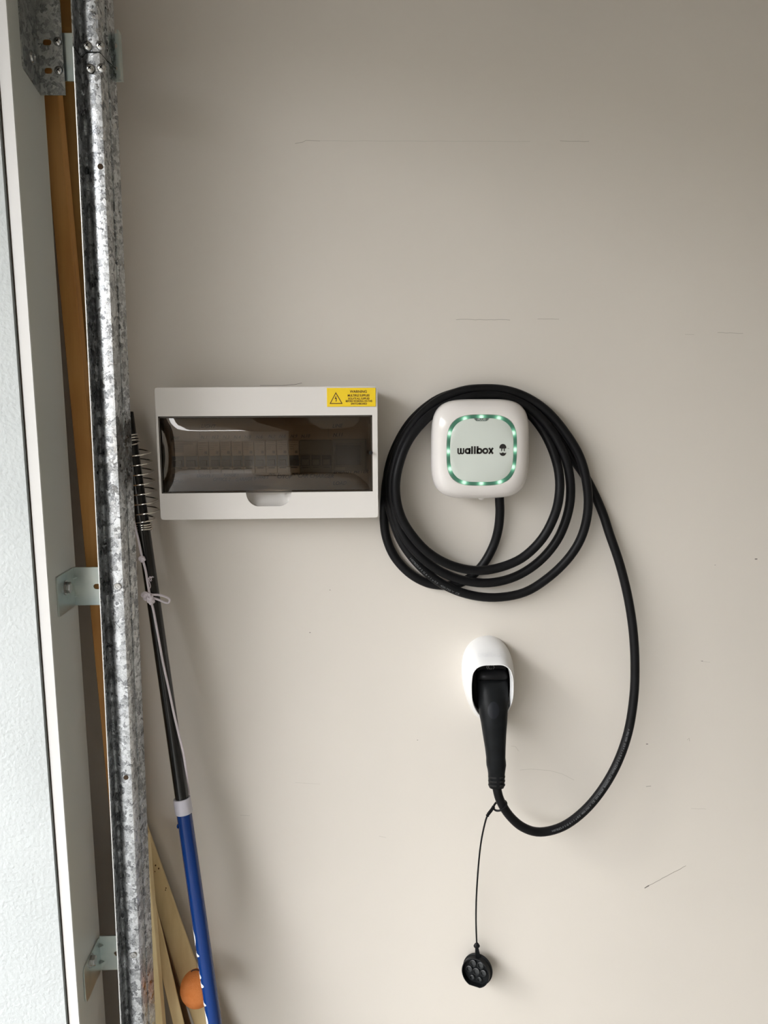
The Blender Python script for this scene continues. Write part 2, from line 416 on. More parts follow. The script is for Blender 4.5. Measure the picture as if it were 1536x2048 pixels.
bevel(obj('front_cover', sheet([rrect(bcx, bcz, bw, bh, .005), notch()], lambda a,b,d: Vector((a, YF+d, b)), .036), MWHP, SB), .0022, 3)
# scoop under the window
V, Fc = [], []; NU, NV = 22, 10
for i in range(NU+1):
    for j in range(NV+1):
        s = i/NU*2-1; t = j/NV
        X = (nx0+nx1)/2 + s*(nx1-nx0)/2*(1-.06*t); Z = wz0+.002 - (wz0-nzb+.0025)*t
        e = max(0, 1-abs(s)**5); dep = .022*e*math.sqrt(max(0, 1-t**2.6))
        V.append(Vector((X, YF+.003+dep, Z)))
for i in range(NU):
    for j in range(NV): a = i*(NV+1)+j; Fc.append((a, a+1, a+NV+2, a+NV+1))
tag(obj('finger_recess', (V, Fc), MWHP, SB, 60))
# inner deck with the breakers
YD = YF+.036
obj('inner_deck', box(wx0-.004, wx1+.004, YD, YD+.004, wz0-.004, wz1+.004), MDECK, SB)
def DX(u): return F2(u, 905, YD)[0]
def DZ(v): return F2(530, v, YD)[1]
for (s, u, v, h) in (('LINE',350,875,7),('LIGHT',418,852,8),('N.1',409,874,7),('N.2',431,874,7),('N.3',453,874,7),('N.4',475,874,7),('N.5',496,874,7),('N.6',519,874,7),
                  ('N.7',544,873,7),('N.8',565,873,7),('N.9',588,873,7),('N.10',611,873,7),('LINE',675,853,8),('N.11',676,871,8),('LIGHTS 1',408,951,6.5),('OFFICE 2',441,958,7),
                  ('RANGE 1',460,950,6),('GARAGE 1',489,958,7),('H/WAS 2',520,955,6),('A/C 1',547,948,7),('C/TOP',567,954,8),('A/C',590,948,8),('CAR CHARGER',630,953,8.5),('ENERGY METER',701,945,8),('LOAD',678,968,8),('LOAD',350,960,7)):
    text_on('handwriting', s, DX(u), YD-.0006, DZ(v), px(h*1.25, YD), MINK, SB, bold=.00012, rot=random.uniform(-.06,.06), italic=.3)
for u0, v0, v1 in ((401,850,876),(657,857,876),(659,940,966)):
    for k in range(6): obj('dotted_line', box(DX(u0)-.0003, DX(u0)+.0003, YD-.0007, YD-.0001, DZ(v0+(v1-v0)*(k+.5)/6), DZ(v0+(v1-v0)*k/6)), MINK, SB)
def breaker(u0, u1, kind):
    x0, x1 = DX(u0)+.0003, DX(u1)-.0003; cx = (x0+x1)/2; z0, z1 = DZ(945), DZ(880); w = x1-x0
    zt1, zt0 = DZ(911), DZ(931)
    b = bevel(obj('circuit_breaker', join(box(x0, x1, YD-.010, YD-.0002, z0, z1), box(x0, x1, YD-.015, YD-.0101, zt1+.001, z1-.001), box(x0, x1, YD-.014, YD-.0101, zt0-.004, zt0-.001)),
              MBRK if kind != 'grey' else MBRKG, SB), .0005, 1)
    n = 1 if kind == 'single' else 2 if kind == 'main' else 3
    for k in range(n):
        c0 = x0 + w*(k+.5)/n; hw = w/n*.30
        obj('toggle_recess', box(c0-hw*1.45, c0+hw*1.45, YD-.0108, YD-.0103, zt0, zt1+.0006), MBRKB if kind != 'grey' else MTOG, b)
        obj('toggle', box(c0-hw, c0+hw, YD-.0185, YD-.0109, zt0+(zt1-zt0)*.12, zt0+(zt1-zt0)*.62), MTOG if kind != 'grey' else MBRKG, b)
        obj('lower_window', box(c0-hw, c0+hw, YD-.0143, YD-.0141, zt0-.0035, zt0-.0018), MTOG, b)
    if kind != 'grey':
        obj('rating_plate', box(x0+w*.06, x1-w*.06, YD-.0154, YD-.0151, zt1+.002, z1-.002), MPLATE, b)
        lines = []
        for j in range(4 if kind == 'single' else 10):
            zz = z1-.0035-j*(.0035 if kind == 'single' else .0016); lines.append(box(x0+w*.12, x1-w*(.15 if j < 2 else .5), YD-.0158, YD-.0155, zz-.0005, zz+.0003))
        if kind == 'single': lines.append(box(x1-w*.38, x1-w*.14, YD-.0158, YD-.0155, zt1+.0045, zt1+.009))
        obj('rating_print', join(*lines), MGREYINK, b)
    return b
breaker(345, 398.5, 'main')
for k in range(9): breaker(398.8+22.35*k, 398.8+22.35*(k+1), 'single')
breaker(600.5, 664, 'grey')
mt = bevel(obj('energy_meter', box(DX(665.5), DX(732), YD-.016, YD-.0002, DZ(942), DZ(879)), MBRKG, SB), .0008, 1)
obj('meter_display', box(DX(672), DX(721), YD-.0170, YD-.0161, DZ(930), DZ(890)), MSCR, mt)
obj('meter_bezel', sheet([[(DX(a), DZ(b)) for a, b in ((669,932),(724,932),(724,886),(669,886))], [(DX(a), DZ(b)) for a, b in ((671,931),(722,931),(722,889),(671,889))]], lambda a,b,d: Vector((a, YD-.0175+d, b)), .0012), mat('bezel_grey', (.14,.15,.16), .3), mt)
obj('meter_plate', box(DX(670), DX(690), YD-.0165, YD-.0161, DZ(940), DZ(934)), mat('meter_plate', (.3,.31,.3), .4), mt)
# smoked window, slightly bowed
V, Fc = [], []; NU, NV = 24, 14
def bow(s, t): return .0050*(1-abs(t)**2.2)*(1-abs(s)**14)
for side in (0, 1):
    for i in range(NU+1):
        for j in range(NV+1):
            s, t = i/NU*2-1, j/NV*2-1
            V.append(Vector(((wx0+wx1)/2+s*(wx1-wx0-.004)/2, YF+.004-bow(s,t)+side*.0020, (wz0+wz1)/2+t*(wz1-wz0-.004)/2)))
n1 = (NU+1)*(NV+1)
for i in range(NU):
    for j in range(NV):
        a = i*(NV+1)+j; Fc.append((a, a+1, a+NV+2, a+NV+1)); Fc.append((n1+a, n1+a+NV+1, n1+a+NV+2, n1+a+1))
per = [i*(NV+1) for i in range(NU+1)] + [NU*(NV+1)+j for j in range(1, NV+1)] + [i*(NV+1)+NV for i in range(NU-1, -1, -1)] + [j for j in range(NV-1, 0, -1)]
for i in range(len(per)):
    a, b = per[i], per[(i+1)%len(per)]; Fc.append((a, b, b+n1, a+n1))
wd = obj('smoked_window', (V, Fc), MSMOKE, SB, 50)
q = P(741.5, 905, YF)
obj('pivot_pin', cyl((wx1-.0028, YF-.0042, q.z), (0,-1,0), .0032, .002), MDARK, wd)
obj('window_edge', join(box(wx0, wx0+.0022, YF+.001, YF+.012, wz0, wz1), box(wx0, wx1, YF+.001, YF+.012, wz1-.0028, wz1), box(wx1-.0022, wx1, YF+.001, YF+.012, wz0, wz1), box(wx0, nx0, YF+.001, YF+.012, wz0, wz0+.0014), box(nx0, nx1, YF+.001, YF+.006, wz0, wz0+.0014), box(nx1, wx1, YF+.001, YF+.012, wz0, wz0+.0014)), mat('window_edge', (.035,.028,.022), .25), wd)
# warning label
YLB = YF-.0016
lx0, lz1 = F2(653.5,776,YLB); lx1, lz0 = F2(751.5,813,YLB); lx1 = min(lx1, bx1-.0005)
wlab = bevel(obj('warning_label', box(lx0, lx1, YLB, YF-.0001, lz0, lz1), MYEL, SB), .0004, 1); wlab['label'] = 'yellow warning label with black lettering'
def LXY(cx, cy): return lx0 + (cx-165)/(1370-165)*(lx1-lx0), lz1 - (cy-135)/(590-135)*(lz1-lz0)
for s, cx, cy, h in (('WARNING',945,228,72),('MULTIPLE SUPPLIES',948,322,62),('ISOLATE ALL SUPPLIES',952,396,52),('BEFORE WORKING ON THIS',955,458,52),('SWITCHBOARD',955,522,54)):
    x, z = LXY(cx, cy); text_on('lettering', s, x, YLB-.0003, z, h/(590-135)*(lz1-lz0)*1.22, MINKB, wlab, bold=.00010, sx={'WARNING':.98}.get(s, .80 if 'B' == s[0] else .84))
tri = [LXY(228,520), LXY(386,235), LXY(550,520)]; tc = (sum(p[0] for p in tri)/3, sum(p[1] for p in tri)/3)
obj('warning_triangle', sheet([tri, [(tc[0]+(a-tc[0])*.80, tc[1]+(b-tc[1])*.80) for a, b in tri]], lambda a,b,d: Vector((a, YLB-.0003+d, b)), .0002), MINKB, wlab)
bolt = [LXY(*p) for p in ((385,330),(398,335),(388,382),(415,385),(400,440),(408,440),(388,478),(378,440),(386,440),(392,402),(356,404))]
obj('lightning_bolt', sheet([bolt], lambda a,b,d: Vector((a, YLB-.0003+d, b)), .0002), MINKB, wlab)

# ------------------------------------------------------------------ ev charger
ccx, ccy = 960.5, 898; YC = -.050
cc = P(ccx, ccy, YC); AW = px(98.8, YC); AH = px(99.4, YC)
CH_ = thing('ev_charger', 'white rounded-square wall charging unit with glowing green light ring', 'charger', (cc.x, 0, cc.z))
def sell(cx, cz, a, b, n, y, N=96, topn=None):
    out = []
    for k in range(N):
        t = 2*PI*k/N; c_, s_ = math.cos(t), math.sin(t); rr = (abs(c_)**n + abs(s_)**n)**(-1/n)
        out.append(Vector((cx + a*rr*c_, y, cz + b*rr*s_)))
    return out
layers = [(.80,-.001,4.2),(.80,-.036,4.1),(.95,-.0385,4.0),(.985,-.041,4.0),(1.0,-.046,3.9),(.995,-.055,3.85),(.975,-.064,3.8),(.94,-.0705,3.75),(.89,-.0755,3.7),(.83,-.079,3.65),(.765,-.0810,3.5),(.703,-.0815,3.35)]
fc = P(963.6, 900.6, -.0815)
loops = []
for s, y, n in layers:
    t = (y-layers[0][1])/(layers[-1][1]-layers[0][1]); n += .25*(1-max(0, (t-.55)/.45))
    k = max(0, (t-.55)/.45); loops.append(sell(cc.x+(fc.x-cc.x)*k, cc.z+(fc.z-cc.z)*k, AW*s, AH*s, n, y))
loops.append(sell(fc.x, fc.z, AW*.700, AW*.700, 3.3, -.0795))
body = obj('body', loft(loops), MWHG, CH_, 50)
tp = P(960, 991, -.035)
tip = []
for k, (r, dz) in enumerate(((.0075,.006),(.0065,.002),(.0045,-.001),(.0033,-.004),(.0026,-.0052),(.001,-.006))):
    tip.append([Vector((tp.x+r*1.5*math.cos(2*PI*i/20), -.048+r*math.sin(2*PI*i/20), tp.z+dz)) for i in range(20)])
obj('bottom_nub', loft(tip), MWHG, CH_, 60)
# light ring
NR = 192; ro, ri = .697, .634
RL = []
for s, y in ((ro,-.0796),(ro,-.0818),((ro+ri)/2,-.0824),(ri,-.0822),(ri,-.0798)): RL.append(sell(fc.x, fc.z, AW*s, AW*s, 3.3, y, NR))
V, Fc = loft(RL, False, False)
mring = mat('light_ring', (.03,.08,.055), .25)
at = nd(mring, 'ShaderNodeAttribute'); at.attribute_name = 'led'
rr = ramp(mring, at.outputs['Fac'], [(0, (.016,.062,.038)), (.45, (.12,.34,.21)), (1, (.70,1.0,.78))])
lk(mring, rr.outputs[0], bsdf(mring).inputs['Emission Color']); bsdf(mring).inputs['Emission Strength'].default_value = .62
ring = obj('light_ring', (V, Fc), mring, CH_, 60); ring['label'] = 'glowing green light ring with twelve bright spots'
leds = [P(840+a/6.4, 780+b/6.4, -.082) for a, b in ((785,345),(575,372),(1008,362),(377,555),(362,785),(387,1010),(565,1182),(785,1194),(1020,1178),(1193,550),(1218,762),(1192,985))]
att = ring.data.attributes.new('led', 'FLOAT', 'POINT')
for i, v in enumerate(ring.data.vertices):
    w = v.co + WLOC[CH_]; g = 0
    for L in leds:
        d = math.hypot(w.x-L.x, w.z-L.z); g = max(g, math.exp(-(d/.0056)**2))
    att.data[i].value = g
pan = obj('front_panel', loft([sell(fc.x, fc.z, AW*ri*.998, AW*ri*.998, 3.3, -.0797), sell(fc.x, fc.z, AW*ri*.998, AW*ri*.998, 3.3, -.0819), sell(fc.x, fc.z, AW*ri*.985, AW*ri*.985, 3.3, -.0823)]), MPANEL, CH_, 30)
def CP(a, b, y=-.0826): return P(840+a/6.4, 780+b/6.4, y)
k_ = px(1/6.4, -.0826); o0 = CP(475, 821)
V, Fc = wallbox_word()
obj('lettering', ([(o0.x+(a-475)*k_, -.0826, o0.z+b*k_*1.0) for a, b in V], Fc), MINK, pan)
def cpoly(pts): 
    return [(lambda q: (q.x, q.z))(CP(a, b)) for a, b in pts]
dome = [(1017,748)] + [(1060-43*math.cos(PI*k/14)*1.0, 733-43*math.sin(PI*k/14)) for k in range(15)] + [(1103,748),(1085,748),(1085,783),(1073,783),(1073,748),(1066,748),(1060,756),(1054,748),(1050,748),(1050,783),(1038,783),(1038,748)]
cup = [(1016,798),(1030,808),(1045,806),(1060,797),(1075,806),(1090,808),(1104,798)] + [(1060+43*math.cos(PI*k/12), 801+43*math.sin(PI*k/12)) for k in range(1, 12)]
obj('plug_emblem', join(sheet([cpoly(dome)], lambda a,b,d: Vector((a, -.0828+d, b)), .0002), sheet([cpoly(cup)], lambda a,b,d: Vector((a, -.0828+d, b)), .0002)), MINK, pan)
q = CP(1130, 750); text_on('lettering', 'TM', q.x, -.0828, q.z, .0022, MINK, pan)
tab = [(690,360),(700,380),(722,397),(850,397),(872,380),(880,360)]
bdg = obj('badge', sheet([cpoly(tab)], lambda a,b,d: Vector((a, -.0829+d, b)), .0006), mat('badge_green_grey', (.10,.13,.115), .4), pan)
q = CP(788, 378); text_on('lettering', 'PLUS', q.x, -.0831, q.z, .0046, mat('badge_print', (.5,.56,.53), .5), CH_, sx=1.35)

# ------------------------------------------------------------------ charging cable, connector, dust cap
def cv(a, b, y): return P(740+a/3.2, 750+b/3.2, y)
A = [(828,745,-.030),(829,800,-.028),(831,880,-.024),(822,980,-.018),(795,1080,-.013),(745,1180,-.012),(690,1250,-.012),(620,1310,-.012),(540,1343,-.012),(450,1347,-.012),(350,1325,-.011),(245,1262,-.011),(155,1160,-.010),(105,1040,-.010),(90,920,-.010),
     (95,790,-.012),(112,650,-.016),(165,490,-.025),(255,350,-.022),(380,235,-.016),(530,155,-.014),(700,128,-.014),(850,140,-.014),(985,215,-.018),(1090,330,-.026),(1165,470,-.034),(1208,620,-.041),(1212,760,-.048),(1180,900,-.046),(1100,1050,-.044),(970,1173,-.043),(810,1237,-.043),(660,1250,-.044),(500,1210,-.047),(360,1125,-.051),(250,1000,-.054),(188,880,-.056)]
Bp = [(163,740,-.056),(178,600,-.055),(235,440,-.049),(330,310,-.042),(440,218,-.035),(570,160,-.031),(700,132,-.030),(860,141,-.030),(1010,205,-.031),(1120,305,-.034),(1205,430,-.036),(1262,570,-.036),(1284,740,-.036),(1262,900,-.035),(1195,1060,-.033),(1080,1195,-.031),(930,1290,-.030),(760,1330,-.030),(590,1312,-.031),(440,1250,-.035),(310,1150,-.039),(210,1020,-.040),(158,880,-.041)]
Cp = [(132,740,-.040),(150,590,-.038),(205,430,-.034),(300,285,-.030),(430,170,-.026),(580,105,-.024),(720,88,-.024),(870,98,-.024),(1010,148,-.025),(1140,240,-.027),(1250,370,-.028),(1340,520,-.029),(1385,680,-.030),(1396,850,-.029),(1360,1020,-.027),(1280,1160,-.026),(1150,1290,-.024),(990,1390,-.023),(800,1424,-.023),(620,1402,-.024),(460,1335,-.026),(320,1222,-.027),(210,1080,-.027),(145,920,-.027)]
Ep = [(110,760,-.025),(120,600,-.022),(175,440,-.018),(270,290,-.013),(410,170,-.010),(560,112,-.009),(720,95,-.009),(880,112,-.009),(1020,165,-.010),(1130,260,-.010),(1220,390,-.010),(1290,520,-.010),(1372,640,-.010),(1440,770,-.011),(1495,900,-.013)]
pts = [cv(*p) for p in A+Bp+Cp+Ep]
E2 = [(1218,1065,-.017),(1240,1130,-.021),(1257,1200,-.025),(1267,1270,-.029),(1270,1340,-.033),(1267,1400,-.037),(1256,1465,-.043),(1235,1525,-.049),(1205,1578,-.055),(1168,1622,-.062),(1125,1653,-.068),(1080,1664,-.074),(1045,1654,-.079),(1018,1630,-.082),(1001,1602,-.084),(994,1578,-.085),(992,1560,-.085)]
pts += [P(*p) for p in E2]
cpath = catmull(pts, 5)
# even out depth jitter
RC = .0080
CC = thing('charging_cable', 'long black charging cable coiled behind the charger, ending in a parked connector', 'cable', (cc.x, 0, cc.z-.1))
obj('cable_jacket', tube(cpath, RC, 18), MBLACK, CC, 80)
def print_along(path, s0, txt, size, side=0., flip=1, step=1):
    """small print laid on the camera-facing side of the cable from arc-length s0"""
    L = [0]
    for i in range(1, len(path)): L.append(L[-1]+(path[i]-path[i-1]).length)
    V, Fc = text_geo(txt, size, .00006, 'LEFT'); out = []
    for a, b in V:
        s = s0 + a*1.25*flip; i = 1
        while i < len(L)-2 and L[i] < s: i += 1
        t = (s-L[i-1])/max(1e-9, L[i]-L[i-1]); p = path[i-1].lerp(path[i], t); d = (path[i]-path[i-1]).normalized()
        nrm = Vector((0,-1,0)); nrm = (nrm-d*nrm.dot(d)).normalized(); up = nrm.cross(d)*flip
        ang = (b+side)/RC; out.append(p + (nrm*math.cos(ang)+up*math.sin(ang))*(RC+.00015))
    return out, Fc
def arcpos(target):
    best, s, bs = 1e9, 0, 0
    for i in range(1, len(cpath)):
        s += (cpath[i]-cpath[i-1]).length; d = (cpath[i]-target).length
        if d < best: best, bs = d, s
    return bs
s_end = arcpos(cv(780,1425,-.023))
o = obj('printed_lettering', print_along(cpath, s_end+.165, 'H07BZ5-F 5 G 6 + 1 x 0.5   450-750 V  CE', .0050, -.003, -1), MCABPR, CC)
s2 = arcpos(P(1085,1664,-.074))
obj('printed_lettering', print_along(cpath, s2-.012, 'H07BZ5-F 5 G 6 + 1 x 0.5  450-750 V  CE  EN 50620  BASEC EU  H07BZ5-F 5 G 6 + 1 x 0.5  450-750 V', .0046, .003, -1), MCABPR, CC)
# connector: oval sections down the handle
def osec(u, v, w, y, dr=.9, N=28, n=2.3):
    q = P(u, v, y); a = px(w/2, y); b = a*dr; out = []
    for k in range(N):
        t = 2*PI*k/N; c_, s_ = math.cos(t), math.sin(t); r = (abs(c_)**n+abs(s_)**n)**(-1/n)
        out.append(Vector((q.x+a*c_*r, q.y-b*s_*r, q.z+.25*b*s_*r)))
    return out
conn = obj('connector', loft([osec(984,1352,60,-.040,.55), osec(984,1358,66,-.044,.6), osec(985,1366,67,-.048,.7), osec(985.5,1385,66,-.054,.8), osec(986,1405,63,-.062,.85), osec(986.5,1425,60,-.069,.9), osec(988,1445,55,-.075,.92), osec(989,1470,49,-.080,.95), osec(990.5,1495,43.5,-.083,.98), osec(991.5,1515,40.5,-.085,1), osec(992,1523,41.5,-.0855,1), osec(992.5,1530,41.5,-.086,1), osec(993,1540,37.5,-.086,1), osec(993,1547,35.5,-.086,1), osec(993,1571,34,-.086,1), osec(993,1575,31,-.086,1), osec(993,1576.5,24,-.086,1)]), MBLK2, CC, 60)
obj('collar', loft([osec(984,1338,50,-.044,.5), osec(984,1342,64,-.047,.55), osec(984,1352,67,-.050,.6), osec(984,1357,68,-.050,.6), osec(984,1359,60,-.048,.6)]), MBLACK, conn, 60)
cb = BVHTree.FromPolygons([v.co + WLOC[CC] for v in conn.data.vertices], [tuple(p.vertices) for p in conn.data.polygons])
def onto(bv, u, v, off=.0003):
    q = P(u, v, -.3); d = (P(u, v, 0)-q).normalized(); h = bv.ray_cast(q, d)
    return (h[0]+h[1]*(off if h[1].dot(d) < 0 else -off)) if h[0] else None
# thumb dimple: a shallow oval dish
V = []; Fc = []; NR_, NA = 5, 28
for i in range(NR_+1):
    r = 1-i/NR_
    for k in range(NA):
        a = 2*PI*k/NA; h = onto(cb, 987+11.5*r*math.cos(a), 1421+17.5*r*math.sin(a), .0006 if i else .0003)
        if i: h = h + Vector((0, -.0010*math.sin(PI*min(1, r))*(.0) + .0, 0))
        V.append(h)
for i in range(NR_):
    for k in range(NA): Fc.append((i*NA+k, i*NA+(k+1)%NA, (i+1)*NA+(k+1)%NA, (i+1)*NA+k))
obj('thumb_grip', (V, Fc), mat('thumb_grip_plastic', (.008,.009,.012), .5, spec=.2), conn, 80)
# strain relief slots
for v in (1552, 1560, 1568):
    for (a0, a1) in ((100, 176), (4, 80)):
        Vs = []
        for k in range(11):
            a = math.radians(a0+(a1-a0)*k/10); c_, s_ = math.cos(a), math.sin(a)
            for dv in (-1.7, 1.7):
                q = P(993, v+dv, -.086); rs_ = (abs(c_)**2.3+abs(s_)**2.3)**(-1/2.3); R = px(18.2, -.086)*rs_; Vs.append(Vector((q.x+R*c_, q.y-R*s_, q.z+.25*R*s_)))
        obj('relief_slot', (Vs, [(2*k, 2*k+1, 2*k+3, 2*k+2) for k in range(10)]), MDARK, conn)
# strap ring round the cable, ribbed tether, cap
q = P(1000, 1611, -.0835); ax = (P(1006,1622,-.083)-P(996,1596,-.083)).normalized()
t1 = ax.cross(Vector((0,1,0))).normalized(); t2 = ax.cross(t1)
tilt = (ax + t1*.1 + Vector((0,.12,0))).normalized(); t1 = (t1 - tilt*t1.dot(tilt)).normalized(); t2 = tilt.cross(t1)
ringp = [q + (t1*math.cos(2*PI*k/40) + t2*math.sin(2*PI*k/40))*.0122 for k in range(41)]
obj('tether_ring', tube(ringp, .0019, 10, False), MBLACK, CC, 80)
tp_ = [P(988,1612,-.090), P(983,1620,-.088), P(975,1631,-.080), P(969,1650,-.072), P(962,1685,-.060), P(957,1730,-.045), P(953,1790,-.033), P(952,1840,-.026), P(953.5,1888,-.024)]
tpath = catmull(tp_, 8)
obj('tether', tube(tpath, lambda i: .0016, 10), MBLACK, CC, 80)
ribs = []
for k in range(8):
    p = tpath[2+k*2]; d = (tpath[3+k*2]-tpath[1+k*2]).normalized()
    ribs.append(tube([p-d*.0008, p, p+d*.0008], lambda i: (.0015,.0031,.0015)[i], 10))
obj('tether_barbs', join(*ribs), MBLACK, CC)
# dust cap
kc = P(956.5, 1936.5, -.018)
yaw, pit = math.radians(-27), math.radians(10)
RM = Matrix.Rotation(yaw, 3, 'Z') @ Matrix.Rotation(-pit, 3, 'X')
def K(a, b, d): return kc + RM @ Vector((a, -d, b))     # local: a right, b up, d towards the room
def flat_circle(r, d, N=48, flat=-.78, yo=0.):
    return [K(r*math.cos(2*PI*k/N), max(flat*r, r*math.sin(2*PI*k/N))+yo, d) for k in range(N)]
Rk = px(33.8, -.018)
cap = obj('dust_cap', loft([flat_circle(Rk*.9,.0,48,-2), flat_circle(Rk,.0015,48,-2), flat_circle(Rk,.0045,48,-2), flat_circle(Rk*.95,.0055,48,-2), flat_circle(Rk*.93,.006,48,-.92), flat_circle(Rk*.93,.019,48,-.92), flat_circle(Rk*.87,.0195,48,-.91), flat_circle(Rk*.86,.0085,48,-.91)]), MBLK2, CC, 40)
for (a, b, r) in ((0,.03,.20),(-.42,.06,.18),(.42,.06,.18),(-.22,.44,.19),(.22,.44,.19),(-.22,-.36,.135),(.22,-.36,.135)):
    c0 = K(a*Rk*1.15, b*Rk*1.15-.001, .0083); n0 = RM @ Vector((0,-1,0)); r *= Rk*1.12
    lp = [[K(a*Rk*1.15+rr*math.cos(2*PI*k/20), b*Rk*1.15-.001+rr*math.sin(2*PI*k/20), d) for k in range(20)] for rr, d in ((r,.0083),(r,.0135),(r*.86,.0138),(r*.82,.0100))]
    obj('pin_socket', loft(lp), MSOCK, cap, 40)
kn = tpath[-1]; tp2 = K(0, Rk*1.0, .008)
obj('tether_knot', loft([[kn + Vector((r*math.cos(2*PI*k/16), r*.7*math.sin(2*PI*k/16), dz)) for k in range(16)] for r, dz in ((.0018,.003),(.0050,-.001),(.0062,-.004),(.0052,-.0065),(.003,-.007))]), MBLACK, CC, 60)
obj('cap_lug', loft([[kn + Vector((sx*.003,sy*.0018,-.006)) for sx, sy in ((-1,-1),(1,-1),(1,1),(-1,1))], [tp2 + Vector((sx*.005,sy*.0025,-.004)) for sx, sy in ((-1,-1),(1,-1),(1,1),(-1,1))]]), MBLK2, cap)

# ------------------------------------------------------------------ connector holder
YH = -.080
base_px = [(973,1271),(952,1277),(936,1290),(926,1311),(923,1338),(926,1368),(935,1396),(947,1418),(963,1434),(982,1440),(1000,1434),(1012,1416),(1019,1390),(1022,1358),(1022,1326),(1016,1300),(1006,1284),(991,1274)]
front_px = [(985,1328),(966,1329),(953,1334),(945,1344),(942,1360),(941.5,1380),(943,1400),(949,1417),(958,1430),(972,1438),(986,1440),(1000,1437),(1013,1428),(1021,1414),(1026,1398),(1027.5,1376),(1026,1353),(1020,1337),(1007,1328.5)]
def resample(pts, N, start):
    L = [0]; m = len(pts)
    for i in range(m): L.append(L[-1]+(pts[(i+1)%m]-pts[i]).length)
    out = []
    for k in range(N):
        s = L[-1]*k/N; i = 0
        while i < m-1 and L[i+1] < s: i += 1
        t = (s-L[i])/max(1e-9,L[i+1]-L[i]); out.append(pts[i].lerp(pts[(i+1)%m], t))
    return out
NB = 72
bl = resample(catmull([P(u, v, 0) for u, v in base_px], 8, True), NB, 0)
fl = resample(catmull([P(u, v, YH if v < 1405 else YH+.044*min(1, (v-1405)/30)) for u, v in front_px], 8, True), NB, 0)
fcn = sum(fl, Vector())/NB
hl = []
for k in range(11):
    t = k/10
    e = t
    row = []
    for i in range(NB):
        p = bl[i].lerp(fl[i], e); c0 = bl[i].lerp(fl[i], e); ctr = (sum(bl, Vector())/NB).lerp(fcn, e)
        out_ = (p-ctr); bul = .10*math.sin(PI*min(1,e*1.0))*(1-.35*e)
        row.append(Vector((p.x+out_.x*bul, fl[i].y*t, p.z+out_.z*bul)))
    hl.append(row)
rim = [Vector((fcn.x+(p.x-fcn.x)*.955, p.y-.0008, fcn.z+(p.z-fcn.z)*.965)) for p in fl]
rim0 = [Vector((fcn.x+(p.x-fcn.x)*.985, p.y-.0010, fcn.z+(p.z-fcn.z)*.988)) for p in fl]
inn = [Vector((fcn.x+(p.x-fcn.x)*.93, min(p.y+.02, -.004), fcn.z+(p.z-fcn.z)*.95)) for p in fl]
hc = P(972, 1355, 0)
HD = thing('connector_holder', 'small white wall cowl that parks the black charging connector', 'connector holder', (hc.x, 0, hc.z))
hb = obj('cowl', loft(hl+[rim0, rim, inn], True, False), MHOLD, HD, 60)
inn2 = [Vector((p.x, max(p.y+.001, YH+.046) if p.y < -.034 else p.y+.001, p.z)) for p in inn]
obj('socket_well', loft([inn, inn2], False, True), MBLACK, HD, 60)
# socket face with hexagon mark
sc_ = P(983, 1336, YH+.040)
hx = [(981+8.2*math.cos(PI*k/3), 1334.5+8.2*math.sin(PI*k/3)) for k in range(6)]
hx2 = [(981+7.2*math.cos(PI*k/3), 1334.5+7.2*math.sin(PI*k/3)) for k in range(6)]
def XZ(l, y): return [(lambda q: (q.x, q.z))(P(u, v, y)) for u, v in l]
MHEX = mat('hexagon_print', (.17,.17,.16), .6)
obj('hexagon_mark', join(sheet([XZ(hx, -.050), XZ(hx2, -.050)], lambda a,b,d: Vector((a, -.050+d, b)), .0002),
    (lambda r: ([(a, -.0503, b) for a, b in r[0]], r[1]))(ribbon(XZ([(981+4.1*math.cos(math.radians(a)), 1334+4.1*math.sin(math.radians(a))) for a in range(45, 316, 15)], -.050), .0011))), MHEX, HD)
obj('plug_top', loft([osec(983,1338,64,-.030,.3), osec(983,1330,66,-.034,.3)]), MBLACK, HD, 60)
obj('plug_face', box(P(955,1331,-.05).x, P(1012,1331,-.05).x, -.0495, -.035, P(980,1346,-.05).z, P(980,1325,-.05).z), MBLACK, HD)
hv = BVHTree.FromPolygons([v.co + WLOC[HD] for v in hb.data.vertices], [tuple(p.vertices) for p in hb.data.polygons])
V, Fc = wallbox_word(); Vo = []
for a, b in V:
    h = onto(hv, 955.5+(a-475)/475*49, 1314-b*.098, .0005); Vo.append(h if h else Vector((sc_.x, -.05, sc_.z)))
obj('embossed_lettering', (Vo, Fc), mat('emboss_white', (.72,.72,.73), .35), HD)

# ------------------------------------------------------------------ garage door track
Z_T, Z_B = 2.45, .01
zr = P(190, 1000, -.19).z
za, zb = P(180, 0, -.185).z, P(270, 2048, -.185).z
lean = (P(180.5,0,-.185).x - P(273.5,2048,-.185).x)/(za-zb)
print('track lean', lean, 'XL', XL)
prof = [(190,-.222),(191.3,-.2215),(197,-.207),(202,-.195),(205,-.190),(208,-.191),(211,-.198),(214,-.2035),(218,-.2055),(229,-.206),(238.5,-.2055),(240.5,-.2035),(247,-.189),(252.5,-.176),(254,-.1765),(260,-.166),(266,-.156),(267,-.153)]
pl = [P(u, 1000, y) for u, y in prof]
TR = thing('garage_door_track', 'tall galvanised steel vertical track running beside the door jamb', 'door track', (pl[10].x + lean*(0-zr), -.17, 0))
def track_seg(name, z0, z1, dx=0, dy=0, m=MGALV, wob=0.):
    loops = []
    nseg = 24 if wob else 1
    for k in range(nseg+1):
        z = z0+(z1-z0)*k/nseg
        fr_ = [Vector((p.x+lean*(z-zr)+dx, p.y+dy, z)) for p in pl]
        bk = [Vector((p.x+.0004, p.y+.0016, p.z)) for p in fr_][::-1]
        loops.append(fr_+bk)
    return obj(name, loft(loops, False, False), m, TR, 35)
zs = P(200, 114, -.19).z; zs2 = P(230,101,-.17).z
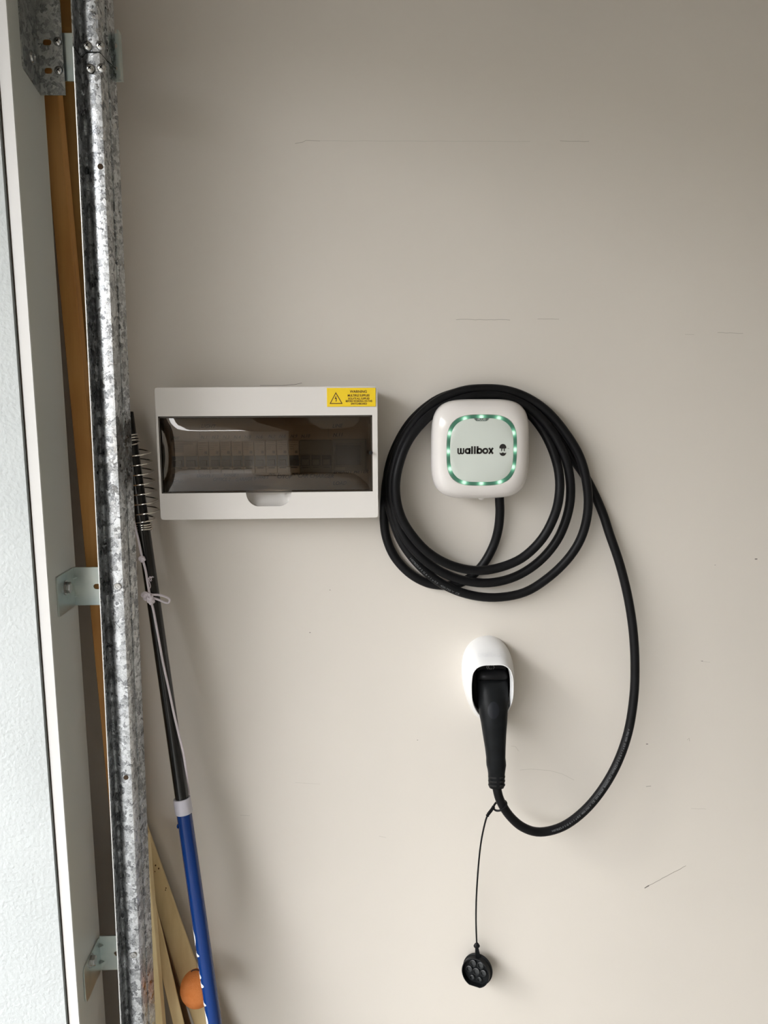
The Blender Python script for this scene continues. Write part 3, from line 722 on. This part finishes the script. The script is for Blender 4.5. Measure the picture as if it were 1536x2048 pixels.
lo = track_seg('lower_channel', Z_B, zs-.0012)
up_ = track_seg('upper_channel', zs, Z_T, dx=.0003, dy=-.0015); up_['label'] = 'upper spliced length of the galvanised channel'
def TP(u, v, y): return P(u, v, y)
track_seg('splice_gap', zs-.0013, zs-.0001, dy=-.0006, m=MDARK)
edge = [P(u, 1000, y) for u, y in ((189.4,-.2222),(190.9,-.2226),(190.8,-.2208),(189.7,-.2204))]  # pale strip paints the light caught along the channel lip
obj('lit_lip_strip', loft([[Vector((p.x+lean*(z-zr), p.y, z)) for p in edge] for z in (Z_B, zs)]), mat('lit_lip_pale', (.60,.61,.60), .45, .3), TR)
for u, v in ((175,92),(200.5,91),(180,137),(203,136)): dome_screw(TR, TP(u, v, -.2078), (0,-1,0), px(8.4,-.2))
for u, v in ((235.5,1173),(267,1910)):
    c0 = TP(u, v, -.2061); b = obj('bolt_head', loft([[c0+Vector((r*math.cos(2*PI*k/24), -d, r*math.sin(2*PI*k/24))) for k in range(24)] for r, d in ((.0056,0),(.0056,.001),(.0050,.0018),(.0034,.0019),(.0030,.0010),(.0012,.0010),(.001,.0018))]), MSCREW, TR, 40)
for u, v in ((200.5,333),(252,1555)): 
    c0 = TP(u, v, -.2061)
    obj('bolt_hole', loft([[c0+Vector((r*math.cos(2*PI*k/20), -d, r*math.sin(2*PI*k/20))) for k in range(20)] for r, d in ((.0039,.0000),(.0038,.0004),(.0030,.0005))], False, True), mat('hole_brown', (.045,.025,.012), .9), TR, 40)
for pts_, w in (([(205.5,101),(207,112),(206,122),(207,132)], .0016),([(241,535),(242,542)], .002),([(228,655),(230,665)], .0018)):
    pass

# ------------------------------------------------------------------ brackets
def bracket(name, label, v0, v1, uf, ue, ul, vl0, vl1, bolt_uv, slot=None, yb=-.157, chamfer=.004):
    """ul: outer edge of the jamb flange, uf: fold, ue: hidden end behind the track"""
    zt, zb_ = P(uf, v0, yb).z, P(uf, v1, yb).z; xf = XL+.0018; xe = P(ue, v0, yb).x
    yo = None; lo_, hi_ = yb-.12, yb
    for _ in range(40):
        mid = (lo_+hi_)/2
        # depth of the jamb plane seen at column ul
        if P(ul, (vl0+vl1)/2, mid).x > XL: lo_ = mid    # too close
        else: hi_ = mid
    yo = (lo_+hi_)/2
    B = thing(name, label, 'bracket', (xf, yb, zb_))
    lps = [rrect((xf+xe)/2, (zt+zb_)/2, xe-xf, zt-zb_, .0008, 2)]
    if slot: 
        s0, s1 = P(slot[0], slot[1], yb), P(slot[2], slot[3], yb); lps.append(rrect((s0.x+s1.x)/2, (s0.z+s1.z)/2, s1.x-s0.x, .0082, .004, 5))
    bevel(obj('front_flange', sheet(lps, lambda a,b,d: Vector((a, yb+d, b)), .0025), MZINC, B), .0006)
    bevel(obj('jamb_flange', sheet([rrect((yo+yb+.0025)/2, (zt+zb_)/2, yb+.0025-yo, zt-zb_, chamfer, 4)], lambda a,b,d: Vector((XL+.0002+d, a, b)), .0022), MZINC, B), .0005)
    for f_ in (.26, .74):
        zc_ = zb_+(zt-zb_)*f_; obj('rib', loft([[Vector((xf+s*.004, yb+.001-s*.004, zc_+w)) for s, w in ((1,-r),(1,r),(0,r*1.0),(0,-r))] for r in (.0025, .0025)] ), MZINC, B) if False else \
        obj('rib', ([Vector((XL+.0024, yb-.0001, zc_-.003)), Vector((XL+.0024, yb-.0001, zc_+.003)), Vector((XL+.0085, yb-.0001, zc_)), Vector((XL+.0024, yb-.007, zc_))], [(0,1,2),(0,3,1),(0,2,3),(1,3,2)]), MZINC, B)
    u, v = bolt_uv; lo_, hi_ = -.35, -.05
    for _ in range(40):
        mid = (lo_+hi_)/2
        if P(u, v, mid).x > XL+.006: lo_ = mid
        else: hi_ = mid
    c0 = P(u, v, lo_); c0.x = XL+.0024
    bt = obj('bolt', join(loft([[c0+Vector((d, r*math.cos(PI*k/3+.3), r*math.sin(PI*k/3+.3))) for k in range(6)] for r, d in ((.0086,.0012),(.0086,.0072),(.0074,.0082))])), MSCREW, B, 30)
    obj('washer', loft([[c0+Vector((d, r*math.cos(2*PI*k/24), r*math.sin(2*PI*k/24))) for k in range(24)] for r, d in ((.0112,.0),(.0112,.0012))]), MSCREW, bt, 30)
    return B
bracket('track_bracket', 'zinc-plated angle bracket holding the track, at mid height level with the cord knots', 1135, 1211, 145, 222, 112, 1135, 1222, (136,1175), (187,1173,204,1173))
bracket('track_bracket', 'zinc-plated angle bracket holding the track, lowest one near the bottom of the photo', 1873, 1941, 190, 262, 164, 1885, 1970, (186,1921), (228,1907,246,1907), yb=-.150, chamfer=.010)

# top: galvanised angle on the jamb with two screws, slotted plate behind it
YA = -.158
AG = thing('galvanised_angle', 'slotted galvanised steel angle on the jamb at the top left corner', 'angle bracket', (XL, YA, P(78,190,YA).z))
xa1 = (P(120.5,0,YA).x+P(130,190,YA).x)/2; za0 = P(104,190,YA).z
xr = lambda u, v: P(u, v, YA).x
def slotl(u0, u1, v): a, b = P(u0,v,YA), P(u1,v,YA); return rrect((a.x+b.x)/2, a.z, b.x-a.x, px(10,YA), px(4.6,YA), 5)
bevel(obj('front_flange', sheet([[(XL+.0015, za0),(xa1, za0),(xa1, Z_T),(XL+.0015, Z_T)], slotl(85,102,84), slotl(88.5,104,141)], lambda a,b,d: Vector((a, YA+d, b)), .002), MGALVD, AG), .0005)
ya0 = -.215
obj('jamb_flange', sheet([[(YA+.002, za0),(YA+.002, Z_T),(ya0, Z_T),(ya0, za0+.016),(ya0+.003,za0+.013)]], lambda a,b,d: Vector((XL+.0002+d, a, b)), .002), MGALVD, AG)
for u, v in ((115.5,83),(117.5,141)): dome_screw(AG, P(u, v, YA-.0003), (0,-1,0), px(8,YA))
lo_, hi_ = -.35, -.05
for _ in range(40):
    mid = (lo_+hi_)/2
    if P(64, 115, mid).x > XL+.003: lo_ = mid
    else: hi_ = mid
c0 = P(64, 115, lo_); c0.x = XL+.0024
obj('pan_head', loft([[c0+Vector((d, r*math.cos(2*PI*k/24), r*math.sin(2*PI*k/24))) for k in range(24)] for r, d in ((.0095,0),(.0095,.001),(.0075,.0012),(.0068,.0035),(.0045,.0040),(.0040,.0018))]), MSCREW, AG, 30)
YP = -.1510
p0, p1 = P(112,162,YP), P(241.5,67,YP)
PLT = thing('splice_bracket', 'flat zinc plate crossing behind the track at its top splice', 'bracket', (p0.x, YP, p0.z))
hls = [rrect((p0.x+p1.x)/2, (p0.z+p1.z)/2, p1.x-p0.x, p1.z-p0.z, .0006, 2)]
for v in (91, 137): h = P(229.5, v, YP); hls.append(circ(h.x, h.z, px(4.8,YP), 16))
bevel(obj('plate', sheet(hls, lambda a,b,d: Vector((a, YP+d, b)), .0025), MZINC, PLT), .0005)
obj('turned_edge', box(p1.x-.0022, p1.x, YP-.012, YP, p0.z, p1.z), MZINC, PLT)

# ------------------------------------------------------------------ timbers in the corner
def beam(name, label, a, b, w, d, m, yaw=0., group=None, cut=0.):
    """a, b = centre line of the front face (world), extended to the floor from a->b"""
    a, b = Vector(a), Vector(b); t = (b-a).normalized(); fl_ = b + t*((b.z-.002)/-t.z) if t.z < 0 else b
    x = Vector((math.cos(yaw), math.sin(yaw), 0)); x = (x - t*x.dot(t)).normalized(); y = x.cross(t); y = y if y.y > 0 else -y
    V = []
    for q, cc_ in ((a, cut), (fl_, 0)):
        for s, r in ((-1,0),(1,0),(1,1),(-1,1)): V.append(q + x*(w/2*s) + y*(d*r) - t*(cc_*(s+1)/2))
    zmin = min(v.z for v in V[4:]); V = [Vector(v) for v in V]
    for v in V[4:]: v += t*((v.z-.001)/-t.z) if t.z < 0 else Vector()
    o = obj(name, (V, [(0,1,2,3),(4,5,6,7),(0,1,5,4),(1,2,6,5),(2,3,7,6),(3,0,4,7)]), m, None, origin=(fl_.x, fl_.y, .001))
    bevel(o, .0010); return tag(o, label, 'timber', group)
g = 'timber lengths leaning in the corner'
def up_to(a, b, z):
    t = (a-b).normalized(); return a + t*((z-a.z)/t.z)
a, b = P(99,190,-.105), P(224,1520,-.115); beam('timber_batten', 'orange-stained pine batten behind the track, nearest the jamb', up_to(a,b,2.42), b, px(31,-.11), .022, MWOOD, group=g)
a, b = P(143,190,-.060), P(196,1000,-.062); beam('timber_batten', 'brown pine batten standing behind the orange one at the top of the track', up_to(a,b,2.46), b, px(38,-.04), .018, MWOOD2, group=g)
beam('timber_batten', 'pale upright batten just right of the track at the bottom', P(284,1672,-.100), P(316,2048,-.125), px(21,-.12), .020, MWOODP, group=g)
beam('timber_batten', 'pale leaning board with knotty dark-speckled top, below the black pole', P(266,1640,-.030), P(411,2048,-.058), px(44,-.04), .018, MWOODP, yaw=.25, group=g)
beam('timber_batten', 'pale leaning batten low behind the upright one, nearest the track', P(285,1745,-.072), P(357,2048,-.098), px(22,-.08), .016, MWOODP, yaw=.3, group=g)
beam('timber_batten', 'dark brown offcut wedged between the pale leaning battens', P(300,1800,-.0590), P(346,1956,-.0655), px(17,-.06), .004, MWOODE, group=g)

brd = bpy.data.objects['timber_batten.003']; bpy.context.view_layer.update()
bb = BVHTree.FromPolygons([brd.matrix_world @ v.co for v in brd.data.vertices], [tuple(p.vertices) for p in brd.data.polygons])
for k in range(16):
    v_ = 1690+random.random()**1.5*110; u_ = 296+(v_-1690)*.36+random.uniform(-7, 5); q_ = P(u_, v_, -.3); h_ = bb.ray_cast(q_, (P(u_, v_, 0)-q_).normalized())
    if h_[0]:
        nn = h_[1] if h_[1].y < 0 else -h_[1]; t_ = nn.cross(Vector((0,0,1))).normalized(); w_ = nn.cross(t_); r_ = random.uniform(.0006, .0017)
        o = obj('knot_speck', ([h_[0]+nn*.0003+(t_*math.cos(a*PI/4)+w_*math.sin(a*PI/4)*1.4)*r_ for a in range(8)], [tuple(range(8))]), MWOODE); o.parent = brd; o.matrix_parent_inverse = brd.matrix_world.inverted()
# ------------------------------------------------------------------ telescopic pole with spring
PA, PB = P(253,825,-.040), P(429,2048,-.150); dP = (PB-PA).normalized()
def pole_at(v):
    a, b = 0., 3.
    for _ in range(40):
        m_ = (a+b)/2; q = PA+dP*m_; r = q-CAM; vv = 1024-F*r.dot(Up)/r.dot(Fw)
        if vv < v: a = m_
        else: b = m_
    return PA+dP*a
zfl = (PA.z-.003)/-dP.z
PL = thing('telescopic_pole', 'black and blue telescopic pole with grey collar leaning beside the track', 'pole', tuple(PA+dP*zfl))
c1 = pole_at(1596); c2 = pole_at(1626)
obj('upper_shaft', tube([PA, c1+dP*.01], .0112, 24), MPOLEB, PL, 50)
obj('collar', tube([c1, c1+dP*.002, c2-dP*.002, c2], lambda i: (.0140,.0148,.0148,.0140)[i], 28), MGREYP, PL, 50)
lower = obj('lower_shaft', tube([c2-dP*.004, PA+dP*(zfl-.004)], .0128, 16), MBLUE, PL, 50); lower['label'] = 'blue lower shaft'
nb = pole_at(1650)-Vector((.0128,.003,0)); obj('lock_button', loft([[nb+Vector((-.002+k*.001, r*math.cos(2*PI*i/12), r*math.sin(2*PI*i/12))) for i in range(12)] for k, r in ((0,.001),(1,.0035),(3,.004))]), MBLUE, lower, 60)
# white lettering wrapping the left side of the blue shaft
perp = dP.cross(Vector((0,1,0))).normalized(); perp = perp if perp.x > 0 else -perp; fr_ = perp.cross(dP); fr_ = fr_ if fr_.y < 0 else -fr_
def on_shaft(s, a): 
    return s + (perp*math.sin(a) + fr_*math.cos(a))*.0131
def blob(v0, v1, a0, a1, n=10, rnd=True):
    V, Fc = [], []; p0_, p1_ = pole_at(v0), pole_at(v1)
    for i in range(n+1):
        t = i/n; s = p0_.lerp(p1_, t); e = math.sin(PI*t)**.5 if rnd else 1
        for j in range(4): V.append(on_shaft(s, a0+(a1-a0)*e*j/3))
    for i in range(n):
        for j in range(3): Fc.append((i*4+j, i*4+j+1, i*4+j+5, i*4+j+4))
    return V, Fc
MPRT = mat('white_print', (.80,.82,.86), .4)
for v0, v1, a1 in ((1845,1893,-.72),(1898,1908,-.45),(1938,1954,-.68),(1957,1970,-.45),(1996,2006,-.5),(2009,2060,-.6),(2066,2100,-.5)):
    obj('white_lettering', blob(v0, v1, -1.75, a1), MPRT, lower, 60)
# helical spring threaded over the top
hel = []
segs = [(868,884,3,10.5,4),(884,892,.5,18,7)]
def addhel(v0, v1, turns, r0, r1, o0, o1, n=30):
    N = int(turns*n)
    for k in range(N):
        t = k/N; th = addhel.th; c = pole_at(v0+(v1-v0)*t); r = r0+(r1-r0)*t; o = o0+(o1-o0)*t
        cxx = c + Vector((px(o, c.y), 0, 0)); rr = px(r, c.y)
        hel.append(cxx + Vector((rr*math.cos(th), rr*math.sin(th)*.8, 0)) + Vector((0,0,.25*rr*math.sin(th)*-0))); addhel.th -= 2*PI/n
addhel.th = 0
addhel(868, 884, 3, 15.5, 15.5, 2, 2); addhel(884, 905, 1, 15.5, 23, 2, 12); addhel(905, 1028, 6.4, 23.5, 23.5, 13, 13); addhel(1028, 1045, 1, 23, 15, 13, 2); addhel(1045, 1061, 3.6, 15, 15, 2, 2)
obj('wire_spring', tube(catmull(hel, 2), .00135, 8), MCHROME, PL, 80)['label'] = 'shiny steel wire coil spring'

# ------------------------------------------------------------------ cord and ball
def cy(v): return pole_at(v).y
cp = [P(254,940,cy(940)-.030),P(261,1010,cy(1010)-.020),P(269,1048,cy(1048)-.012),P(278,1085,cy(1085)-.015),P(284,1114,cy(1114)-.0165),P(291,1140,cy(1140)-.0165),P(296,1170,cy(1170)-.0165),P(301,1198,cy(1200)-.0165),P(307,1222,cy(1222)-.0155),P(315,1265,cy(1265)-.0150),P(326,1325,cy(1325)-.0150),P(338,1380,cy(1380)-.0145),P(348,1428,cy(1428)-.0138),P(358,1470,cy(1470)-.0120),P(367.5,1510,cy(1510)-.003),P(374.5,1560,cy(1560)+.005),P(380,1600,cy(1600)+.018),P(384,1650,cy(1650)+.021),P(396,1800,-.100),P(398,1936,-.098)]
CD = thing('white_cord', 'thin lilac-white knotted cord hanging down along the black pole', 'cord', tuple(cp[0]))
obj('strand', tube(catmull(cp, 8), px(2.3,-.06), 10), MCORD, CD, 80)
def knot(u, v, y, R, turns, r, seed):
    rnd = random.Random(seed); c = P(u, v, y); pts = []
    N = turns*10
    for k in range(N+1):
        a = 2*PI*k/10; w = 2*PI*k/N
        pts.append(c + Vector((R*(math.cos(a)*.8+.35*math.cos(w*2+1)), -.002+R*.5*math.sin(a*1.5), R*(math.sin(a)*.75+.3*math.sin(w*1.5)))))
    return tube(catmull(pts, 3), r, 8)
obj('small_knot', knot(285, 1118, cy(1114)-.017, .0035, 3, .0022, 1), MCORD, CD, 80)
obj('large_knot', join(knot(298, 1194, cy(1200)-.018, .0055, 4, .0026, 2), knot(291, 1190, cy(1200)-.017, .0040, 3, .0024, 3), knot(303, 1202, cy(1200)-.018, .0040, 3, .0022, 4)), MCORD, CD, 80)
yl = cy(1196)-.0165; lp = [P(302,1189,yl),P(318,1190,yl-.001),P(332,1194,yl),P(339,1199,yl),P(337,1205,yl),P(330,1205,yl),P(316,1199,yl-.001),P(303,1195,yl)]
obj('loop', tube(catmull(lp, 8), px(2.2,-.08), 10), MCORD, CD, 80)
fz = []
for k in range(5):
    a = P(297+k*.9,1156,-.085); fz.append(tube([a, a+Vector((random.uniform(-.002,.005), -.001, random.uniform(-.003,.003))), a+Vector((random.uniform(.001,.007), -.001, random.uniform(-.006,.003)))], .0006, 6))
fz.append(tube(catmull([P(293,1150,-.084), P(298,1162,-.086), P(301,1172,-.086), P(299.5,1177,-.085)], 4), .0006, 6))
obj('frayed_end', join(*fz), MCORD, CD)
bc = P(394, 1977, -.096); rb = px(36.5, -.096)
bm = bmesh.new(); bmesh.ops.create_uvsphere(bm, u_segments=40, v_segments=24, radius=rb); bmesh.ops.scale(bm, vec=(1,.95,1.14), verts=bm.verts)
for v in bm.verts: v.co *= 1+random.uniform(-.006,.006)
bmesh.ops.translate(bm, vec=bc, verts=bm.verts)
BL = thing('felt_ball', 'worn orange felt ball behind the blue pole', 'ball', tuple(bc))
obj('ball', bm, MBALL, BL, 80)
st = P(391,1941,-.128); obj('staple', tube([st+Vector((.006*math.cos(PI*k/8)*1.2, 0, .0035*math.sin(PI*k/8)-.002)) for k in range(9)], .0008, 8), MDARK, BL, 60)
